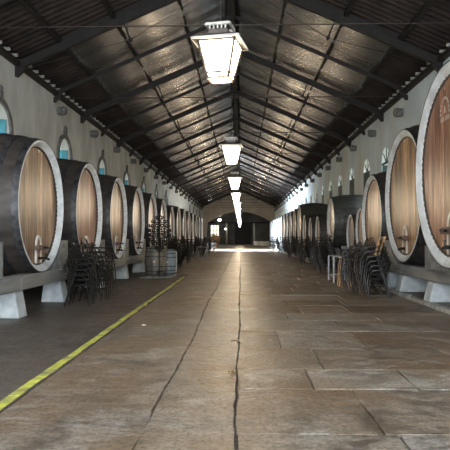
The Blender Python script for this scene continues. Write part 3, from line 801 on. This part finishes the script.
for k in range(520):
    a = rr.uniform(0, 2*PI); q = rr.uniform(-1, 1); d = rr.uniform(.3, 1)**.5; s_ = math.sqrt(1-q*q)
    e_ = .75 + .3*math.sin(3*a+1) + .15*math.sin(7*q+2*a); p = Vector((.85*e_*d*s_*math.cos(a), .85*e_*d*s_*math.sin(a), 1.35 + .7*e_*d*q)); u = Vector((rr.uniform(-1,1), rr.uniform(-1,1), rr.uniform(-1,1))).normalized()*.13; w = u.orthogonal().normalized()*.06
    b.poly([p-u, p+w, p+u, p-w])
b.build('foliage', 'dry', t)
for (x, y, z, r, lab) in ((-4.1, YEND+1.0, 4.75, .3, 'bright white globe lamp high on the left under the far arch'), (-2.95, YEND+.9, 3.0, .14, 'small white lamp below the globe lamp at the far arch')):
    t = thing('globe_lamp', lab, 'lamp', None, (x, y, z))
    MB().lathe([(r*math.sin(a)*.7, r*math.cos(a)) for a in [-1.5+.3*k for k in range(11)]], 16, 'Z', cap=True).build('bulb', 'globe', t)
    MB().tube([(0, 0, r*.6), (0, 0, r*.6+.5), ], .03, 6).build('stem', 'iron', t)
# scraps on the floor
for (x, y, lab) in ((-2.02+.35, 9.6, 'small white paper scrap on the floor by the yellow line'), (-.78, 14.2, 'small white paper scrap by the left floor joint'), (-.48, 14.6, 'small white paper scrap between the two floor joints')):
    b = MB(); b.prism([(x, y, .008), (x+.06, y+.02, .014), (x+.07, y+.09, .008), (x+.01, y+.1, .02)], (0, 0, .004)); tag(b.build('paper_scrap', 'trash'), lab, 'paper')
for (x, y, lab, rot) in ((-.14, 8.15, 'curled dry leaf on the flags beside the middle joint', .3), (-.14, 6.25, 'larger curled dry leaf nearer the camera beside the middle joint', 1.1)):
    b = MB(); n_ = 8
    for k in range(n_):
        u0, u1 = k/n_, (k+1)/n_; w0, w1 = .035*math.sin(PI*u0)+.001, .035*math.sin(PI*u1)+.001; z0, z1 = .012+.02*math.sin(5*u0), .012+.02*math.sin(5*u1)
        b.poly([(u0*.15, -w0, z0+.01), (u1*.15, -w1, z1+.01), (u1*.15, 0, z1), (u0*.15, 0, z0)]); b.poly([(u0*.15, 0, z0), (u1*.15, 0, z1), (u1*.15, w1, z1+.01), (u0*.15, w0, z0+.01)])
    tag(b.build('dry_leaf', 'dry', loc=(x, y, 0), rotz=rot), lab, 'leaf')

# ------------------------------------------------------------------ lanterns
def lantern():
    t = thing('hanging_lantern')
    a, b_, h = .205, .118, .40                   # half width top, bottom, glass height; origin at glass bottom
    def corner(sx, sy, z): k = b_ + (a-b_)*z/h; return (sx*k, sy*k, z)
    f = MB()
    for sx in (-1, 1):
        for sy in (-1, 1): f.bar(corner(sx, sy, -.005), corner(sx, sy, h), .024, .024)
    for z in (0, .0+.055, h):
        for (p, q) in (((-1,-1), (1,-1)), ((1,-1), (1,1)), ((1,1), (-1,1)), ((-1,1), (-1,-1))): f.bar(corner(*p, z), corner(*q, z), .022, .022)
    f.build('cage', 'lamp_metal', t, smooth=False)
    for (p, q) in (((-1,-1), (1,-1)), ((1,-1), (1,1)), ((1,1), (-1,1)), ((-1,1), (-1,-1))):
        g = MB(); P = [Vector(corner(*p, .005)), Vector(corner(*q, .005)), Vector(corner(*q, h-.01)), Vector(corner(*p, h-.01))]
        nrm = (P[1]-P[0]).cross(P[3]-P[0]).normalized()*-.004; g.prism(P, nrm); g.build('glass_pane', 'glow', t, smooth=False)
    g = MB(); g.box(-b_, b_, -b_, b_, 0, .005); g.build('glass_floor', 'glow', t, smooth=False)
    r = MB()                                    # roof: eaves, hipped cap, neck
    def ring(k, z): return [(-k, -k, z), (k, -k, z), (k, k, z), (-k, k, z)]
    lv = [ring(.262, h), ring(.268, h+.025), ring(.14, h+.09), ring(.11, h+.1), ring(.11, h+.15)]
    vs = [[r.bm.verts.new(p) for p in l] for l in lv]
    r.bm.faces.new(vs[0]); r.bm.faces.new(vs[-1])
    for i in range(len(vs)-1):
        for k in range(4): r.bm.faces.new([vs[i][k], vs[i][(k+1)%4], vs[i+1][(k+1)%4], vs[i+1][k]])
    r.build('lantern_roof', 'lamp_metal', t, smooth=False)
    w = MB()
    for (p, q) in (((-1,-1), (1,-1)), ((1,-1), (1,1)), ((1,1), (-1,1)), ((-1,1), (-1,-1))): w.bar((p[0]*.266, p[1]*.266, h+.012), (q[0]*.266, q[1]*.266, h+.012), .014, .024)
    w.build('roof_trim', 'lamp_white', t, smooth=False)
    c = MB()
    for (p, q) in (((-1,-1), (1,-1)), ((1,-1), (1,1)), ((1,1), (-1,1)), ((-1,1), (-1,-1))): c.bar((p[0]*.135, p[1]*.135, h+.2), (q[0]*.135, q[1]*.135, h+.2), .022, .03)
    for k in range(-2, 3): c.box(k*.045-.008, k*.045+.008, -.135, -.125, h+.145, h+.2)
    c.build('gallery', 'lamp_white', t, smooth=False)
    MB().tube([(0, 0, h+.2), (0, 0, RIDZ-.1-3.24)], .007, 5).build('hanging_cable', 'iron', t)
    return t
lp = lantern(); LZ = 3.295
for k in range(14):
    l = lp if k == 0 else copy_tree(lp)
    y = 6.5 + 7.42*k; l.location = (-.235, y, LZ); l.rotation_euler.z = -.2 if k == 0 else R.uniform(-.15, .15)
    tag(l, 'lit square lantern over the aisle, %s from the camera' % ORD[k], 'lantern', 'lit lanterns along the ridge')
    ld = bpy.data.lights.new('lantern_bulb', 'POINT'); ld.energy = 60; ld.color = (1, .78, .52); ld.shadow_soft_size = .12
    lo = bpy.data.objects.new('lantern_bulb', ld); COL.objects.link(lo); lo.location = (-.235, y, LZ-.14)

# ------------------------------------------------------------------ daylight and added fill
def area(name, loc, direction, sx, sy, e, col=(.86, .93, 1), spread=PI):
    d = bpy.data.lights.new(name, 'AREA'); d.shape = 'RECTANGLE'; d.size = sx; d.size_y = sy; d.energy = e; d.color = col; d.spread = spread
    o = bpy.data.objects.new(name, d); COL.objects.link(o); o.location = loc
    o.rotation_euler = Vector(direction).to_track_quat('-Z', 'Y').to_euler(); return o
for y in WL:
    if not 56 < y < 75 and y > 3: area('window_daylight', (XL-2.0, y-.3, 7.6), (1, .1, -1.05), 1.6, 1.6, 420)
area('window_daylight', (XR+2.0, 24.8, 7.6), (-1, .1, -1.05), 1.6, 1.6, 300)
area('far_room_fill', (XL-.4, YEND+5, 3), (1, 0, 0), 6, 4, 1500)  # added lamp meant to brighten the far room; no opening in this wall
# the hall's open front behind the camera
area('front_daylight', (-.4, YST+.3, 3.6), (0, 1, .03), 12, 6, 1500, (.82, .91, 1))
# side passage open to the yard
area('passage_daylight', (XL-.45, 66, 2.0), (1, 0, -.12), 9, 3.4, 4000, (.82, .91, 1), spread=2.2)
area('passage_sun', (XL-.5, 65.5, 3.6), (1, 0, -.42), 6.5, .8, 2600, (.95, .97, 1), spread=.5)

w = bpy.data.worlds.new('sky'); S.world = w; w.use_nodes = True
nt = w.node_tree; bg = nt.nodes['Background']
tc = nt.nodes.new('ShaderNodeTexCoord'); sp = nt.nodes.new('ShaderNodeSeparateXYZ'); nt.links.new(tc.outputs['Generated'], sp.inputs[0])
rp = nt.nodes.new('ShaderNodeValToRGB'); rp.color_ramp.elements[0].position = .0; rp.color_ramp.elements[0].color = (.95,.84,.66,1)
rp.color_ramp.elements[1].position = .6; rp.color_ramp.elements[1].color = (.7,.82,1,1)
nt.links.new(sp.outputs['Z'], rp.inputs[0]); nt.links.new(rp.outputs[0], bg.inputs['Color']); bg.inputs['Strength'].default_value = 1.0

# ------------------------------------------------------------------ camera
cd = bpy.data.cameras.new('camera'); cam = bpy.data.objects.new('camera', cd); COL.objects.link(cam)
cd.sensor_width = 36; cd.lens = 36*573/450; cd.clip_end = 400; cd.clip_start = .05
cam.location = (0, 0, CAMH)
cam.rotation_euler = (PI/2 + math.atan(12/573), 0, math.atan(16/573))
S.camera = cam
S.view_settings.view_transform = 'Standard'; S.view_settings.look = 'None'; S.view_settings.gamma = 1; S.view_settings.exposure = 0.85
S.view_settings.use_curve_mapping = False
S.cycles.use_denoising = True
S.cycles.max_bounces = 8; S.cycles.diffuse_bounces = 5
